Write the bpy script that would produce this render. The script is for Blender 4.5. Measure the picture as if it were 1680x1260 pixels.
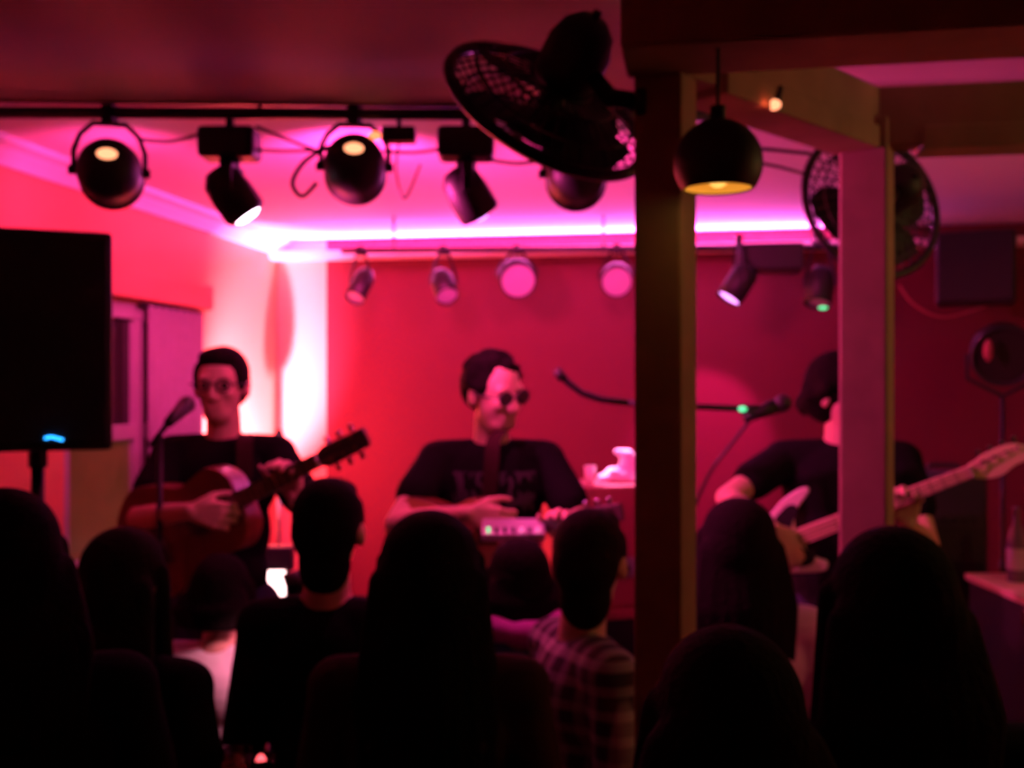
import bpy, bmesh, math, random
from mathutils import Vector, Matrix
V = Vector
rnd = random.Random(7)
PI = math.pi
for o in list(bpy.data.objects): bpy.data.objects.remove(o)
SC = bpy.context.scene
COL = SC.collection

# ------------------------------------------------------------------ camera, world, exposure
CAMZ = 1.95
YAW = math.radians(9.03)
FPX = 1700.0
cam_d = bpy.data.cameras.new('camera')
cam_d.sensor_width = 36.0
cam_d.lens = FPX / 1680 * 36
cam_d.clip_start = 0.02
cam_d.dof.use_dof = True
cam_d.dof.focus_distance = 0.55
cam_d.dof.aperture_fstop = 9.0
cam = bpy.data.objects.new('camera', cam_d)
cam.location = (0, 0, CAMZ)
cam.rotation_euler = (PI / 2, 0, YAW)
COL.objects.link(cam)
SC.camera = cam
SC.view_settings.view_transform = 'Standard'
SC.view_settings.look = 'None'
SC.view_settings.gamma = 1
SC.view_settings.use_curve_mapping = False
SC.view_settings.exposure = 0.0
w = bpy.data.worlds.new('dark_room')
w.use_nodes = True
w.node_tree.nodes['Background'].inputs[0].default_value = (0.004, 0.002, 0.003, 1)
w.node_tree.nodes['Background'].inputs[1].default_value = 0.0
SC.world = w

RV = V((math.cos(YAW), math.sin(YAW), 0))
FV = V((-math.sin(YAW), math.cos(YAW), 0))
ZV = V((0, 0, 1))
CAM = V((0, 0, CAMZ))
def at(px, py, d):
    """a point of the room measured off the photograph, d metres in front of the camera"""
    return CAM + FV * d + RV * ((px - 840) / FPX * d) + ZV * ((630 - py) / FPX * d)

def look(loc, target):
    return (V(target) - V(loc)).to_track_quat('-Z', 'Y').to_euler()
def spot(name, loc, target, energy, color, size=60, blend=0.5, radius=0.03):
    l = bpy.data.lights.new(name, 'SPOT')
    l.energy = energy; l.color = color; l.spot_size = math.radians(size); l.spot_blend = blend
    l.shadow_soft_size = radius
    o = bpy.data.objects.new(name, l); o.location = loc; o.rotation_euler = look(loc, target)
    COL.objects.link(o); return o
def point(name, loc, energy, color, radius=0.03):
    l = bpy.data.lights.new(name, 'POINT')
    l.energy = energy; l.color = color; l.shadow_soft_size = radius
    o = bpy.data.objects.new(name, l); o.location = loc; COL.objects.link(o); return o

# room dimensions
XL, XR, YB, YF, ZC, ZST, YST = -1.98, 3.3, 4.95, -1.8, 2.67, 0.30, 2.98

# ------------------------------------------------------------------ materials
MATS = {}
def mat(name, col, rough=0.6, metal=0.0, var=0.12, scale=14.0, bump=0.0, emit=None, estr=0.0, trans=0.0, coat=0.0):
    if name in MATS: return MATS[name]
    m = bpy.data.materials.new(name); m.use_nodes = True
    nt = m.node_tree; b = nt.nodes['Principled BSDF']
    tc = nt.nodes.new('ShaderNodeTexCoord')
    nz = nt.nodes.new('ShaderNodeTexNoise'); nz.inputs['Scale'].default_value = scale; nz.inputs['Detail'].default_value = 5
    nt.links.new(tc.outputs['Object'], nz.inputs['Vector'])
    mx = nt.nodes.new('ShaderNodeMixRGB'); mx.blend_type = 'MIX'
    a = [max(0, c * (1 - var)) for c in col]; d = [min(1, c * (1 + var)) for c in col]
    mx.inputs[1].default_value = (*a, 1); mx.inputs[2].default_value = (*d, 1)
    nt.links.new(nz.outputs['Fac'], mx.inputs[0]); nt.links.new(mx.outputs[0], b.inputs['Base Color'])
    b.inputs['Roughness'].default_value = rough; b.inputs['Metallic'].default_value = metal
    b.inputs['Transmission Weight'].default_value = trans
    b.inputs['Coat Weight'].default_value = coat
    if rough >= .9 or 'hair' in name: b.inputs['Specular IOR Level'].default_value = .08
    if bump:
        bp = nt.nodes.new('ShaderNodeBump'); bp.inputs['Strength'].default_value = bump; bp.inputs['Distance'].default_value = 0.01
        nt.links.new(nz.outputs['Fac'], bp.inputs['Height']); nt.links.new(bp.outputs[0], b.inputs['Normal'])
    if emit:
        b.inputs['Emission Color'].default_value = (*emit, 1); b.inputs['Emission Strength'].default_value = estr
    MATS[name] = m; return m
mat('ceiling_paint', (.78, .74, .74), .85, var=.05, scale=3, bump=.15)
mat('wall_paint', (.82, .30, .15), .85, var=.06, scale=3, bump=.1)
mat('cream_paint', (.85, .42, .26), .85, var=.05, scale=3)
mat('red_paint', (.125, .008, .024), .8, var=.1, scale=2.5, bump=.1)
mat('trim_paint', (.84, .74, .76), .7, var=.04)
mat('dark_wall', (.10, .02, .03), .85)
mat('floor_wood', (.07, .04, .03), .6, scale=6)
mat('stage_carpet', (.03, .02, .022), .95, scale=80, bump=.4)
mat('black_metal', (.012, .011, .012), .5, .3)
mat('black_plastic', (.012, .011, .012), .55)
mat('black_grille', (.008, .008, .009), .7, .2, scale=120, bump=.5)
mat('dark_steel', (.05, .045, .05), .45, .6)
mat('chrome', (.6, .6, .62), .25, 1.0)
mat('lamp_face', (.55, .42, .55), .4)
mat('skin', (.62, .36, .27), .6, var=.08, scale=25)
mat('black_cloth', (.006, .005, .006), .9, scale=60, bump=.2)
mat('charcoal_cloth', (.009, .007, .009), .9, scale=60, bump=.2)
mat('denim', (.03, .035, .06), .9, scale=80, bump=.2)
mat('brown_cloth', (.035, .014, .014), .9, scale=60, bump=.2)
mat('purple_cloth', (.62, .14, .60), .9, scale=60, bump=.2)
mat('mauve_cloth', (.60, .36, .55), .9, scale=60, bump=.2)
mat('teal_cloth', (.06, .30, .30), .9, scale=60, bump=.2)
mat('white_cloth', (.86, .82, .82), .9, var=.04, scale=40, bump=.2)
mat('dark_hair', (.008, .005, .005), .9, scale=90, bump=.5)
mat('brown_hair', (.016, .009, .008), .9, scale=90, bump=.5)
mat('shoe_leather', (.015, .012, .012), .5)
mat('timber', (.36, .23, .15), .7, var=.35, scale=9, bump=.3)
mat('guitar_mahogany', (.16, .035, .02), .3, scale=7, var=.3, coat=.4)
mat('guitar_spruce', (.50, .27, .12), .35, scale=7, var=.2, coat=.4)
mat('maple', (.75, .52, .33), .4, scale=9, var=.12, coat=.3)
mat('rosewood', (.05, .025, .02), .5, scale=12, var=.3)
mat('cream_lacquer', (.80, .72, .62), .3, scale=3, var=.04, coat=.5)
mat('cabinet_vinyl', (.33, .06, .08), .6, scale=50, bump=.2)
mat('silver_plastic', (.45, .45, .47), .35, .5)
mat('window_frame_paint', (.42, .38, .38), .6)
mat('curtain_fabric', (.30, .26, .28), .95, scale=30, bump=.3)
mat('olive_glass', (.16, .15, .04), .3, scale=4, var=.5, emit=(.30, .22, .03), estr=.05)
mat('dark_glass', (.03, .025, .02), .1)
mat('clear_glass', (.9, .9, .9), .05, trans=1.0, var=.01)
mat('green_bottle_glass', (.2, .12, .2), .1)
mat('glow_red_vent', (.5, .1, .05), .5, emit=(1, .16, .06), estr=3.0)
mat('glow_orange_vent', (.5, .1, .05), .5, emit=(1, .33, .16), estr=2.2)
mat('glow_dim_vent', (.5, .05, .03), .5, emit=(1, .07, .03), estr=1.6)
mat('glow_white_lens', (1, 1, 1), .5, emit=(1, .72, .95), estr=9)
mat('glow_violet_lens', (1, 1, 1), .5, emit=(.75, .28, 1), estr=3)
mat('glow_pink_lens', (1, 1, 1), .5, emit=(1, .32, .75), estr=2)
mat('glow_flood', (1, 1, 1), .5, emit=(1, .62, .60), estr=5)
mat('glow_blue', (.1, .3, 1), .5, emit=(.02, .35, 1), estr=4)
mat('glow_green', (.1, 1, .4), .5, emit=(.08, .9, .35), estr=1.5)
mat('glow_magenta_strip', (1, .5, .9), .5, emit=(1, .17, .62), estr=60)
mat('glow_button', (1, .5, .8), .5, emit=(.9, .25, .55), estr=.7)
mat('glow_amber', (1, .7, .3), .5, emit=(1, .55, .12), estr=1.0)
mat('amber_reflector', (.85, .62, .22), .6)
mat('glow_candle', (1, .6, .5), .5, emit=(1, .10, .12), estr=2.5)
mat('towel', (.92, .88, .92), .95, var=.03, scale=50, bump=.6)

def mat_plaid():
    m = bpy.data.materials.new('plaid_cloth'); m.use_nodes = True; nt = m.node_tree; b = nt.nodes['Principled BSDF']
    tc = nt.nodes.new('ShaderNodeTexCoord')
    outs = []
    for ax in ('X', 'Z'):
        wv = nt.nodes.new('ShaderNodeTexWave'); wv.wave_type = 'BANDS'; wv.bands_direction = ax
        wv.inputs['Scale'].default_value = 6.5; wv.inputs['Distortion'].default_value = .4
        nt.links.new(tc.outputs['Object'], wv.inputs['Vector'])
        r = nt.nodes.new('ShaderNodeValToRGB'); r.color_ramp.interpolation = 'EASE'
        r.color_ramp.elements[0].position = .55; r.color_ramp.elements[0].color = (.05, .03, .045, 1)
        r.color_ramp.elements[1].position = .75; r.color_ramp.elements[1].color = (.45, .40, .44, 1)
        nt.links.new(wv.outputs['Fac'], r.inputs[0]); outs.append(r)
    mx = nt.nodes.new('ShaderNodeMixRGB'); mx.inputs[0].default_value = .5
    nt.links.new(outs[0].outputs[0], mx.inputs[1]); nt.links.new(outs[1].outputs[0], mx.inputs[2])
    nt.links.new(mx.outputs[0], b.inputs['Base Color']); b.inputs['Roughness'].default_value = .9
    MATS['plaid_cloth'] = m
mat_plaid()
def mat_print():
    """black cotton with a worn pale chest print"""
    m = bpy.data.materials.new('printed_shirt'); m.use_nodes = True; nt = m.node_tree; b = nt.nodes['Principled BSDF']
    tc = nt.nodes.new('ShaderNodeTexCoord'); sp = nt.nodes.new('ShaderNodeSeparateXYZ')
    nt.links.new(tc.outputs['Object'], sp.inputs[0])
    def band(sock, c, h):
        a = nt.nodes.new('ShaderNodeMath'); a.operation = 'SUBTRACT'; a.inputs[1].default_value = c; nt.links.new(sock, a.inputs[0])
        d = nt.nodes.new('ShaderNodeMath'); d.operation = 'ABSOLUTE'; nt.links.new(a.outputs[0], d.inputs[0])
        l = nt.nodes.new('ShaderNodeMath'); l.operation = 'LESS_THAN'; l.inputs[1].default_value = h; nt.links.new(d.outputs[0], l.inputs[0])
        return l.outputs[0]
    def mul(p, q):
        a = nt.nodes.new('ShaderNodeMath'); a.operation = 'MULTIPLY'; nt.links.new(p, a.inputs[0]); nt.links.new(q, a.inputs[1]); return a.outputs[0]
    front = nt.nodes.new('ShaderNodeMath'); front.operation = 'GREATER_THAN'; front.inputs[1].default_value = 0.05
    nt.links.new(sp.outputs['Y'], front.inputs[0])
    mp = nt.nodes.new('ShaderNodeMapping'); mp.inputs['Scale'].default_value = (45, 1, 22)
    nt.links.new(tc.outputs['Object'], mp.inputs[0])
    vo = nt.nodes.new('ShaderNodeTexNoise'); vo.inputs['Scale'].default_value = 1.0; vo.inputs['Detail'].default_value = 1
    nt.links.new(mp.outputs[0], vo.inputs['Vector'])
    gt = nt.nodes.new('ShaderNodeMath'); gt.operation = 'GREATER_THAN'; gt.inputs[1].default_value = .5; nt.links.new(vo.outputs['Fac'], gt.inputs[0])
    f = mul(mul(band(sp.outputs['X'], -.01, .125), band(sp.outputs['Z'], 1.325, .06)), mul(front.outputs[0], gt.outputs[0]))
    mx = nt.nodes.new('ShaderNodeMixRGB'); mx.inputs[1].default_value = (.006, .005, .006, 1); mx.inputs[2].default_value = (.06, .05, .06, 1)
    nt.links.new(f, mx.inputs[0]); nt.links.new(mx.outputs[0], b.inputs['Base Color']); b.inputs['Roughness'].default_value = .9; b.inputs['Specular IOR Level'].default_value = .08
    MATS['printed_shirt'] = m
mat_print()

# ------------------------------------------------------------------ mesh helpers
class MB:
    def __init__(s): s.bm = bmesh.new()
    def _add(s, verts, faces):
        vs = [s.bm.verts.new(v) for v in verts]
        for f in faces:
            try: s.bm.faces.new([vs[i] for i in f])
            except ValueError: pass
        return s
    def box(s, c, size, rot=None):
        hx, hy, hz = [q / 2 for q in size]; c = V(c)
        vs = [V((x, y, z)) for x in (-hx, hx) for y in (-hy, hy) for z in (-hz, hz)]
        if rot is not None: vs = [rot @ v for v in vs]
        return s._add([v + c for v in vs], [(0,1,3,2),(4,6,7,5),(0,4,5,1),(2,3,7,6),(0,2,6,4),(1,5,7,3)])
    def tube(s, pts, r, n=8, closed=False):
        pts = [V(p) for p in pts]; N = len(pts)
        rs = r if isinstance(r, (list, tuple)) else [r] * N
        up = None; rings = []; verts = []
        for i in range(N):
            if closed: t = (pts[(i + 1) % N] - pts[i - 1])
            else: t = pts[min(i + 1, N - 1)] - pts[max(i - 1, 0)]
            t.normalize()
            if up is None: up = t.orthogonal().normalized()
            up = (up - t * up.dot(t)); up = up.normalized() if up.length > 1e-6 else t.orthogonal().normalized()
            b = t.cross(up)
            for k in range(n):
                a = 2 * PI * k / n
                verts.append(pts[i] + (up * math.cos(a) + b * math.sin(a)) * rs[i])
        faces = []
        for i in range(N if closed else N - 1):
            j = (i + 1) % N
            for k in range(n):
                faces.append((i * n + k, i * n + (k + 1) % n, j * n + (k + 1) % n, j * n + k))
        if not closed:
            faces.append(tuple(reversed(range(n)))); faces.append(tuple(range((N - 1) * n, N * n)))
        return s._add(verts, faces)
    def cyl(s, a, b, r1, r2=None, n=16): return s.tube([a, b], [r1, r1 if r2 is None else r2], n)
    def lathe(s, prof, M=None, n=24, cap=True):
        """prof = [(r, z)...] about local Z, M places it"""
        M = M or Matrix()
        verts = [M @ V((r * math.cos(2 * PI * k / n), r * math.sin(2 * PI * k / n), z)) for r, z in prof for k in range(n)]
        faces = [(i * n + k, i * n + (k + 1) % n, (i + 1) * n + (k + 1) % n, (i + 1) * n + k) for i in range(len(prof) - 1) for k in range(n)]
        if cap: faces += [tuple(reversed(range(n))), tuple(range((len(prof) - 1) * n, len(prof) * n))]
        return s._add(verts, faces)
    def ell(s, c, semi, rot=None, n=16, m=10):
        c = V(c); verts = []
        for i in range(1, m):
            th = PI * i / m
            for k in range(n):
                ph = 2 * PI * k / n
                v = V((semi[0] * math.sin(th) * math.cos(ph), semi[1] * math.sin(th) * math.sin(ph), semi[2] * math.cos(th)))
                verts.append(v)
        verts += [V((0, 0, semi[2])), V((0, 0, -semi[2]))]
        if rot is not None: verts = [rot @ v for v in verts]
        verts = [v + c for v in verts]
        faces = [((i) * n + k, (i + 1) * n + k, (i + 1) * n + (k + 1) % n, i * n + (k + 1) % n) for i in range(m - 2) for k in range(n)]
        T = (m - 1) * n
        faces += [(T, k, (k + 1) % n) for k in range(n)] + [(T + 1, (m - 2) * n + (k + 1) % n, (m - 2) * n + k) for k in range(n)]
        return s._add(verts, faces)
    def cap(s, a, b, r1, r2=None, n=12):
        """tapered capsule"""
        a = V(a); b = V(b); r2 = r1 if r2 is None else r2
        t = (b - a); L = t.length; t = t.normalized() if L > 1e-6 else V((0, 0, 1)); pts = []; rs = []
        for i in range(1, 5):
            th = PI / 2 * i / 4; pts.append(a - t * r1 * math.cos(th)); rs.append(r1 * math.sin(th))
        for i in range(4, 0, -1):
            th = PI / 2 * i / 4; pts.append(b + t * r2 * math.cos(th)); rs.append(r2 * math.sin(th))
        return s.tube(pts, rs, n)
    def prism(s, outline, z0, z1, M=None):
        M = M or Matrix(); n = len(outline)
        verts = [M @ V((x, y, z)) for z in (z0, z1) for x, y in outline]
        faces = [tuple(reversed(range(n))), tuple(range(n, 2 * n))] + [(k, (k + 1) % n, n + (k + 1) % n, n + k) for k in range(n)]
        return s._add(verts, faces)
    def mesh(s, name):
        bmesh.ops.recalc_face_normals(s.bm, faces=s.bm.faces)
        me = bpy.data.meshes.new(name); s.bm.to_mesh(me); s.bm.free(); return me
    def build(s, name, m, parent=None, smooth=False, bevel=0.0, loc=None):
        me = s.mesh(name); me.materials.append(MATS[m])
        if smooth:
            for p in me.polygons: p.use_smooth = True
        o = bpy.data.objects.new(name, me); COL.objects.link(o)
        if parent: o.parent = parent
        if loc is not None: o.location = loc
        if bevel:
            bv = o.modifiers.new('bevel', 'BEVEL'); bv.width = bevel; bv.segments = 2; bv.limit_method = 'ANGLE'
        return o
    def fuse(s, name, m, parent, voxel=.007, smooth_it=4):
        """one continuous skin over everything in this builder"""
        me = s.mesh('tmp'); o = bpy.data.objects.new('tmp', me); COL.objects.link(o)
        r = o.modifiers.new('r', 'REMESH'); r.mode = 'VOXEL'; r.voxel_size = voxel; r.use_smooth_shade = True
        sm = o.modifiers.new('s', 'SMOOTH'); sm.factor = .5; sm.iterations = smooth_it
        dg = bpy.context.evaluated_depsgraph_get(); dg.update()
        nm = bpy.data.meshes.new_from_object(o.evaluated_get(dg)); nm.name = name
        bpy.data.objects.remove(o); bpy.data.meshes.remove(me)
        nm.materials.clear(); nm.materials.append(MATS[m])
        for p in nm.polygons: p.use_smooth = True
        ob = bpy.data.objects.new(name, nm); COL.objects.link(ob); ob.parent = parent
        return ob
def empty(name, label, cat, loc=(0, 0, 0), rotz=0, group=None, M=None):
    o = bpy.data.objects.new(name, None); COL.objects.link(o); o.empty_display_size = .1
    if M is not None: o.matrix_world = M
    else: o.location = loc; o.rotation_euler = (0, 0, rotz)
    return tag(o, label, cat, group)
def tag(o, label, cat, group=None):
    o['label'] = label; o['category'] = cat
    if group: o['group'] = group
    return o
def struct(o, label=None):
    o['kind'] = 'structure'
    if label: o['label'] = label
    return o
def frame(origin, z, yhint=(0, 0, 1)):
    """matrix with local Z along z and local Y near yhint"""
    z = V(z).normalized(); y = V(yhint); y = (y - z * y.dot(z))
    if y.length < 1e-4: y = z.orthogonal()
    y.normalize(); x = y.cross(z)
    M = Matrix((x, y, z)).transposed().to_4x4(); M.translation = V(origin); return M

# ------------------------------------------------------------------ the room
struct(MB().box(((XL + XR) / 2, (YB + YF) / 2, -.05), (XR - XL + .4, YB - YF + .4, .1)).build('floor', 'floor_wood'), 'dark wooden floor of the bar')
struct(MB().box(((XL + XR) / 2, (YB + YF) / 2, ZC + .05), (XR - XL + .4, YB - YF + .4, .1)).build('ceiling', 'ceiling_paint'), 'white ceiling washed in pink light')
# left wall with a window opening
WY0, WY1, WZ0, WZ1 = 3.12, 4.05, 1.30, 2.25
wl = MB()
wl.box((XL - .1, (YF + WY0) / 2, ZC / 2), (.2, WY0 - YF, ZC))
wl.box((XL - .1, (WY1 + YB) / 2, ZC / 2), (.2, YB - WY1, ZC))
wl.box((XL - .1, (WY0 + WY1) / 2, WZ0 / 2), (.2, WY1 - WY0, WZ0))
wl.box((XL - .1, (WY0 + WY1) / 2, (WZ1 + ZC) / 2), (.2, WY1 - WY0, ZC - WZ1))
struct(wl.build('wall_left', 'wall_paint'), 'salmon side wall lit red and pink from below')
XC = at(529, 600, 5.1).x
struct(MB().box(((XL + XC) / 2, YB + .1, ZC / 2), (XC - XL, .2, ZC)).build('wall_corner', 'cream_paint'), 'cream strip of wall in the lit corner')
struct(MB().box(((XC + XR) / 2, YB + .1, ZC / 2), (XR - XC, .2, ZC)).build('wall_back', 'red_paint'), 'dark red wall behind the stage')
struct(MB().box((XR + .1, (YB + YF) / 2, ZC / 2), (.2, YB - YF, ZC)).build('wall_right', 'wall_paint'), 'salmon wall on the far side of the stage')
struct(MB().box(((XL + XR) / 2, YF - .1, ZC / 2), (XR - XL, .2, ZC)).build('wall_front', 'dark_wall'), 'dark wall behind the audience')
# crown mouldings with a lip
def crown(name, a, b, inward):
    a = V(a); b = V(b); i = V(inward)
    prof = [(0, 0), (.075, 0), (.075, -.018), (.05, -.03), (.03, -.055), (.018, -.075), (0, -.075)]
    m = MB(); vs = [p + i * x + ZV * z for p in (a, b) for x, z in prof]; n = len(prof)
    m._add(vs, [tuple(range(n)), tuple(range(n, 2 * n))] + [(k, (k + 1) % n, n + (k + 1) % n, n + k) for k in range(n)])
    return struct(m.build(name, 'trim_paint'))
crown('trim_1', (XL, YF, ZC), (XL, YB, ZC), (1, 0, 0))
# stage platform
st = MB().box(((XL + XR) / 2, (YST + YB) / 2, ZST / 2), (XR - XL, YB - YST, ZST)).build('stage_platform', 'stage_carpet', bevel=.01)
struct(st, 'low black carpeted stage')
# window in the left wall
win = bpy.data.objects.new('window_1', None); COL.objects.link(win); win.location = (XL - .06, WY0, WZ0); struct(win, 'window in the salmon side wall beside the loudspeaker')
def wbox(name, y0, y1, z0, z1, x0, x1, m, bevel=.004):
    return MB().box(((x0 + x1) / 2, (y0 + y1) / 2 - WY0, (z0 + z1) / 2 - WZ0), (x1 - x0, y1 - y0, z1 - z0)).build(name, m, win, bevel=bevel)
wbox('window_head', WY0, WY1, WZ1 - .06, WZ1, 0, .05, 'window_frame_paint')
wbox('window_sill', WY0, WY1, WZ0, WZ0 + .05, 0, .09, 'window_frame_paint')
wbox('window_jamb', WY0, WY0 + .05, WZ0, WZ1, 0, .05, 'window_frame_paint')
wbox('window_jamb', WY1 - .05, WY1, WZ0, WZ1, 0, .05, 'window_frame_paint')
wbox('window_mullion', 3.60, 3.67, WZ0, WZ1, 0, .045, 'window_frame_paint')
wbox('window_rail', WY0 + .05, 3.60, 1.745, 1.80, 0, .045, 'window_frame_paint')
wbox('window_rail', 3.67, WY1 - .05, 1.745, 1.80, 0, .045, 'window_frame_paint')
wbox('window_pane', WY0 + .05, 3.60, 1.80, WZ1 - .06, .01, .02, 'dark_glass', 0)
wbox('window_pane', WY0 + .05, 3.60, WZ0 + .05, 1.745, .01, .02, 'olive_glass', 0)
wbox('window_pane', 3.67, WY1 - .05, 1.80, WZ1 - .06, .01, .02, 'dark_glass', 0)
wbox('window_pane', 3.67, WY1 - .05, WZ0 + .05, 1.745, .01, .02, 'dark_glass', 0)
# shutter box above it
sb = wbox('shutter_box', WY0 - .06, WY1 + .05, 2.26, 2.36, .045, .12, 'wall_paint')
# curtain hanging over the far casement
cm = MB(); cy0, cy1, cz0, cz1 = 3.615, 4.04, 1.22, 2.245; n = 44
vs = []
for z in (cz0, cz1):
    for side in (0, 1):
        for k in range(n):
            t = k / (n - 1); vs.append(V((XL + .025 + .012 * math.sin(t * 46) + side * .006, cy0 + (cy1 - cy0) * t, z)))
fs = []
for k in range(n - 1):
    fs += [(k, k + 1, 2 * n + k + 1, 2 * n + k), (n + k, 3 * n + k, 3 * n + k + 1, n + k + 1), (k, n + k, n + k + 1, k + 1), (2 * n + k, 2 * n + k + 1, 3 * n + k + 1, 3 * n + k)]
fs += [(0, 2 * n, 3 * n, n), (n - 1, 2 * n - 1, 4 * n - 1, 3 * n - 1)]
cu = empty('curtain', 'dull grey curtain hanging over the window beside the loudspeaker', 'curtain', (XL, cy0, cz0))
cmo = cm._add([v - V((XL, cy0, cz0)) for v in vs], fs).build('curtain_panel', 'curtain_fabric', cu, smooth=True)
MB().cyl((.025, -.04, cz1 - cz0), (.025, cy1 - cy0 + .03, cz1 - cz0), .008).build('curtain_rod', 'dark_steel', cu)
# cove ledge below the ceiling on the back wall
cv = MB(); LX0, LX1 = XL, XR
prof = [(0, -.106), (.085, -.106), (.105, -.098), (.105, -.070), (.097, -.070), (.097, -.092), (0, -.092)]
nn_ = len(prof); vs = [V((x, YB - p, ZC + z)) for x in (LX0, LX1) for p, z in prof]
cv._add(vs, [tuple(range(nn_)), tuple(range(nn_, 2 * nn_))] + [(k, (k + 1) % nn_, nn_ + (k + 1) % nn_, nn_ + k) for k in range(nn_)])
struct(cv.build('trim_2', 'trim_paint'), 'pale cove ledge along the top of the back wall')
ls = empty('light_strip', 'glowing pink light strip lying in the cove along the back wall', 'light strip', (XL + .12, YB - .045, ZC - .082))
MB().cyl((0, 0, 0), (.80 - XL - .24, 0, 0), .007, n=8).build('light_tube', 'glow_pink_lens', ls, smooth=True)
al = bpy.data.lights.new('light_strip_glow', 'AREA'); al.shape = 'RECTANGLE'; al.size = .80 - XL - .24; al.size_y = .025
al.energy = 60; al.color = (1, .11, .68)
ao = bpy.data.objects.new('light_strip_glow', al); ao.location = ((.80 + XL) / 2, YB - .05, ZC - .066)
ao.rotation_euler = look((0, 0, 0), (0, -1, .55)); COL.objects.link(ao)

# ------------------------------------------------------------------ timber frame
TH = math.radians(-28)
ZBEAM = CAMZ + .53
def post(name, px, d, wd, m, label):
    p = at(px, 630, d); p.z = 0
    e = empty(name, label, 'post', p, YAW + TH)
    MB().box((0, 0, ZBEAM / 2 + .03), (wd, wd, ZBEAM + .06)).build('shaft', m, e, bevel=.006)
    MB().box((0, 0, .05), (wd + .04, wd + .04, .10)).build('plinth', m, e, bevel=.006)
    return p
p1 = post('timber_post', 1092, 1.80, .086, 'timber', 'dark square timber post carrying the round cage fan and heavy beam')
p2 = post('timber_post', 1422, 2.34, .104, 'timber', 'paler timber post in front of the bass player')
def beam(name, a, b, wd, z0, z1, m, label, ext=.0):
    a = V(a); b = V(b); d = (b - a); d.z = 0; L = d.length; ang = math.atan2(d.y, d.x)
    e = empty(name, label, 'beam', (a.x, a.y, z0), ang)
    MB().box((L / 2, 0, (z1 - z0) / 2), (L + ext, wd, z1 - z0)).build('beam_timber', m, e, bevel=.006)
    if wd < .1: MB().box((L / 2 + .03, 0, .012), (L - .16, wd + .03, .05)).build('lower_board', m, e, bevel=.004)
    return e
# heavy dark beam near the ceiling
a0 = at(1024, 630, 1.70); b0 = V((XR, a0.y + (XR - a0.x) * -.02, 0))
beam('timber_beam', a0, b0, .17, CAMZ + .525, ZC, 'timber', 'heavy near-black beam under the ceiling beside the first post')
e = beam('timber_beam', p1, p2, .08, ZBEAM, ZBEAM + .13, 'timber', 'sloping-away brown beam joining the two posts, red lamp on it')
c2 = V((XR, p2.y - .02, 0))
e = beam('timber_beam', p2, c2, .08, ZBEAM, ZBEAM + .13, 'timber', 'brown beam running from the paler post to the far wall')
# battens along the lower edge of the two beams
d12 = (p2 - p1); d12.z = 0; d12.normalize(); nrm = V((d12.y, -d12.x, 0))
# small red lamp clipped on the joining beam
lp = at(1270, 172, 1.95)
e = empty('clip_lamp', 'tiny glowing red lamp clipped under the brown joining beam', 'lamp', lp)
MB().ell((0, 0, 0), (.013, .013, .010)).build('bulb', 'glow_orange_vent', e, smooth=True)
MB().cap((0.004, 0.004, .004), (.012, .02, .035), .007).build('clip', 'black_plastic', e)
point('clip_lamp_light', lp + V((-.02, -.025, -.005)), .06, (1, .12, .05), .01)

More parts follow.
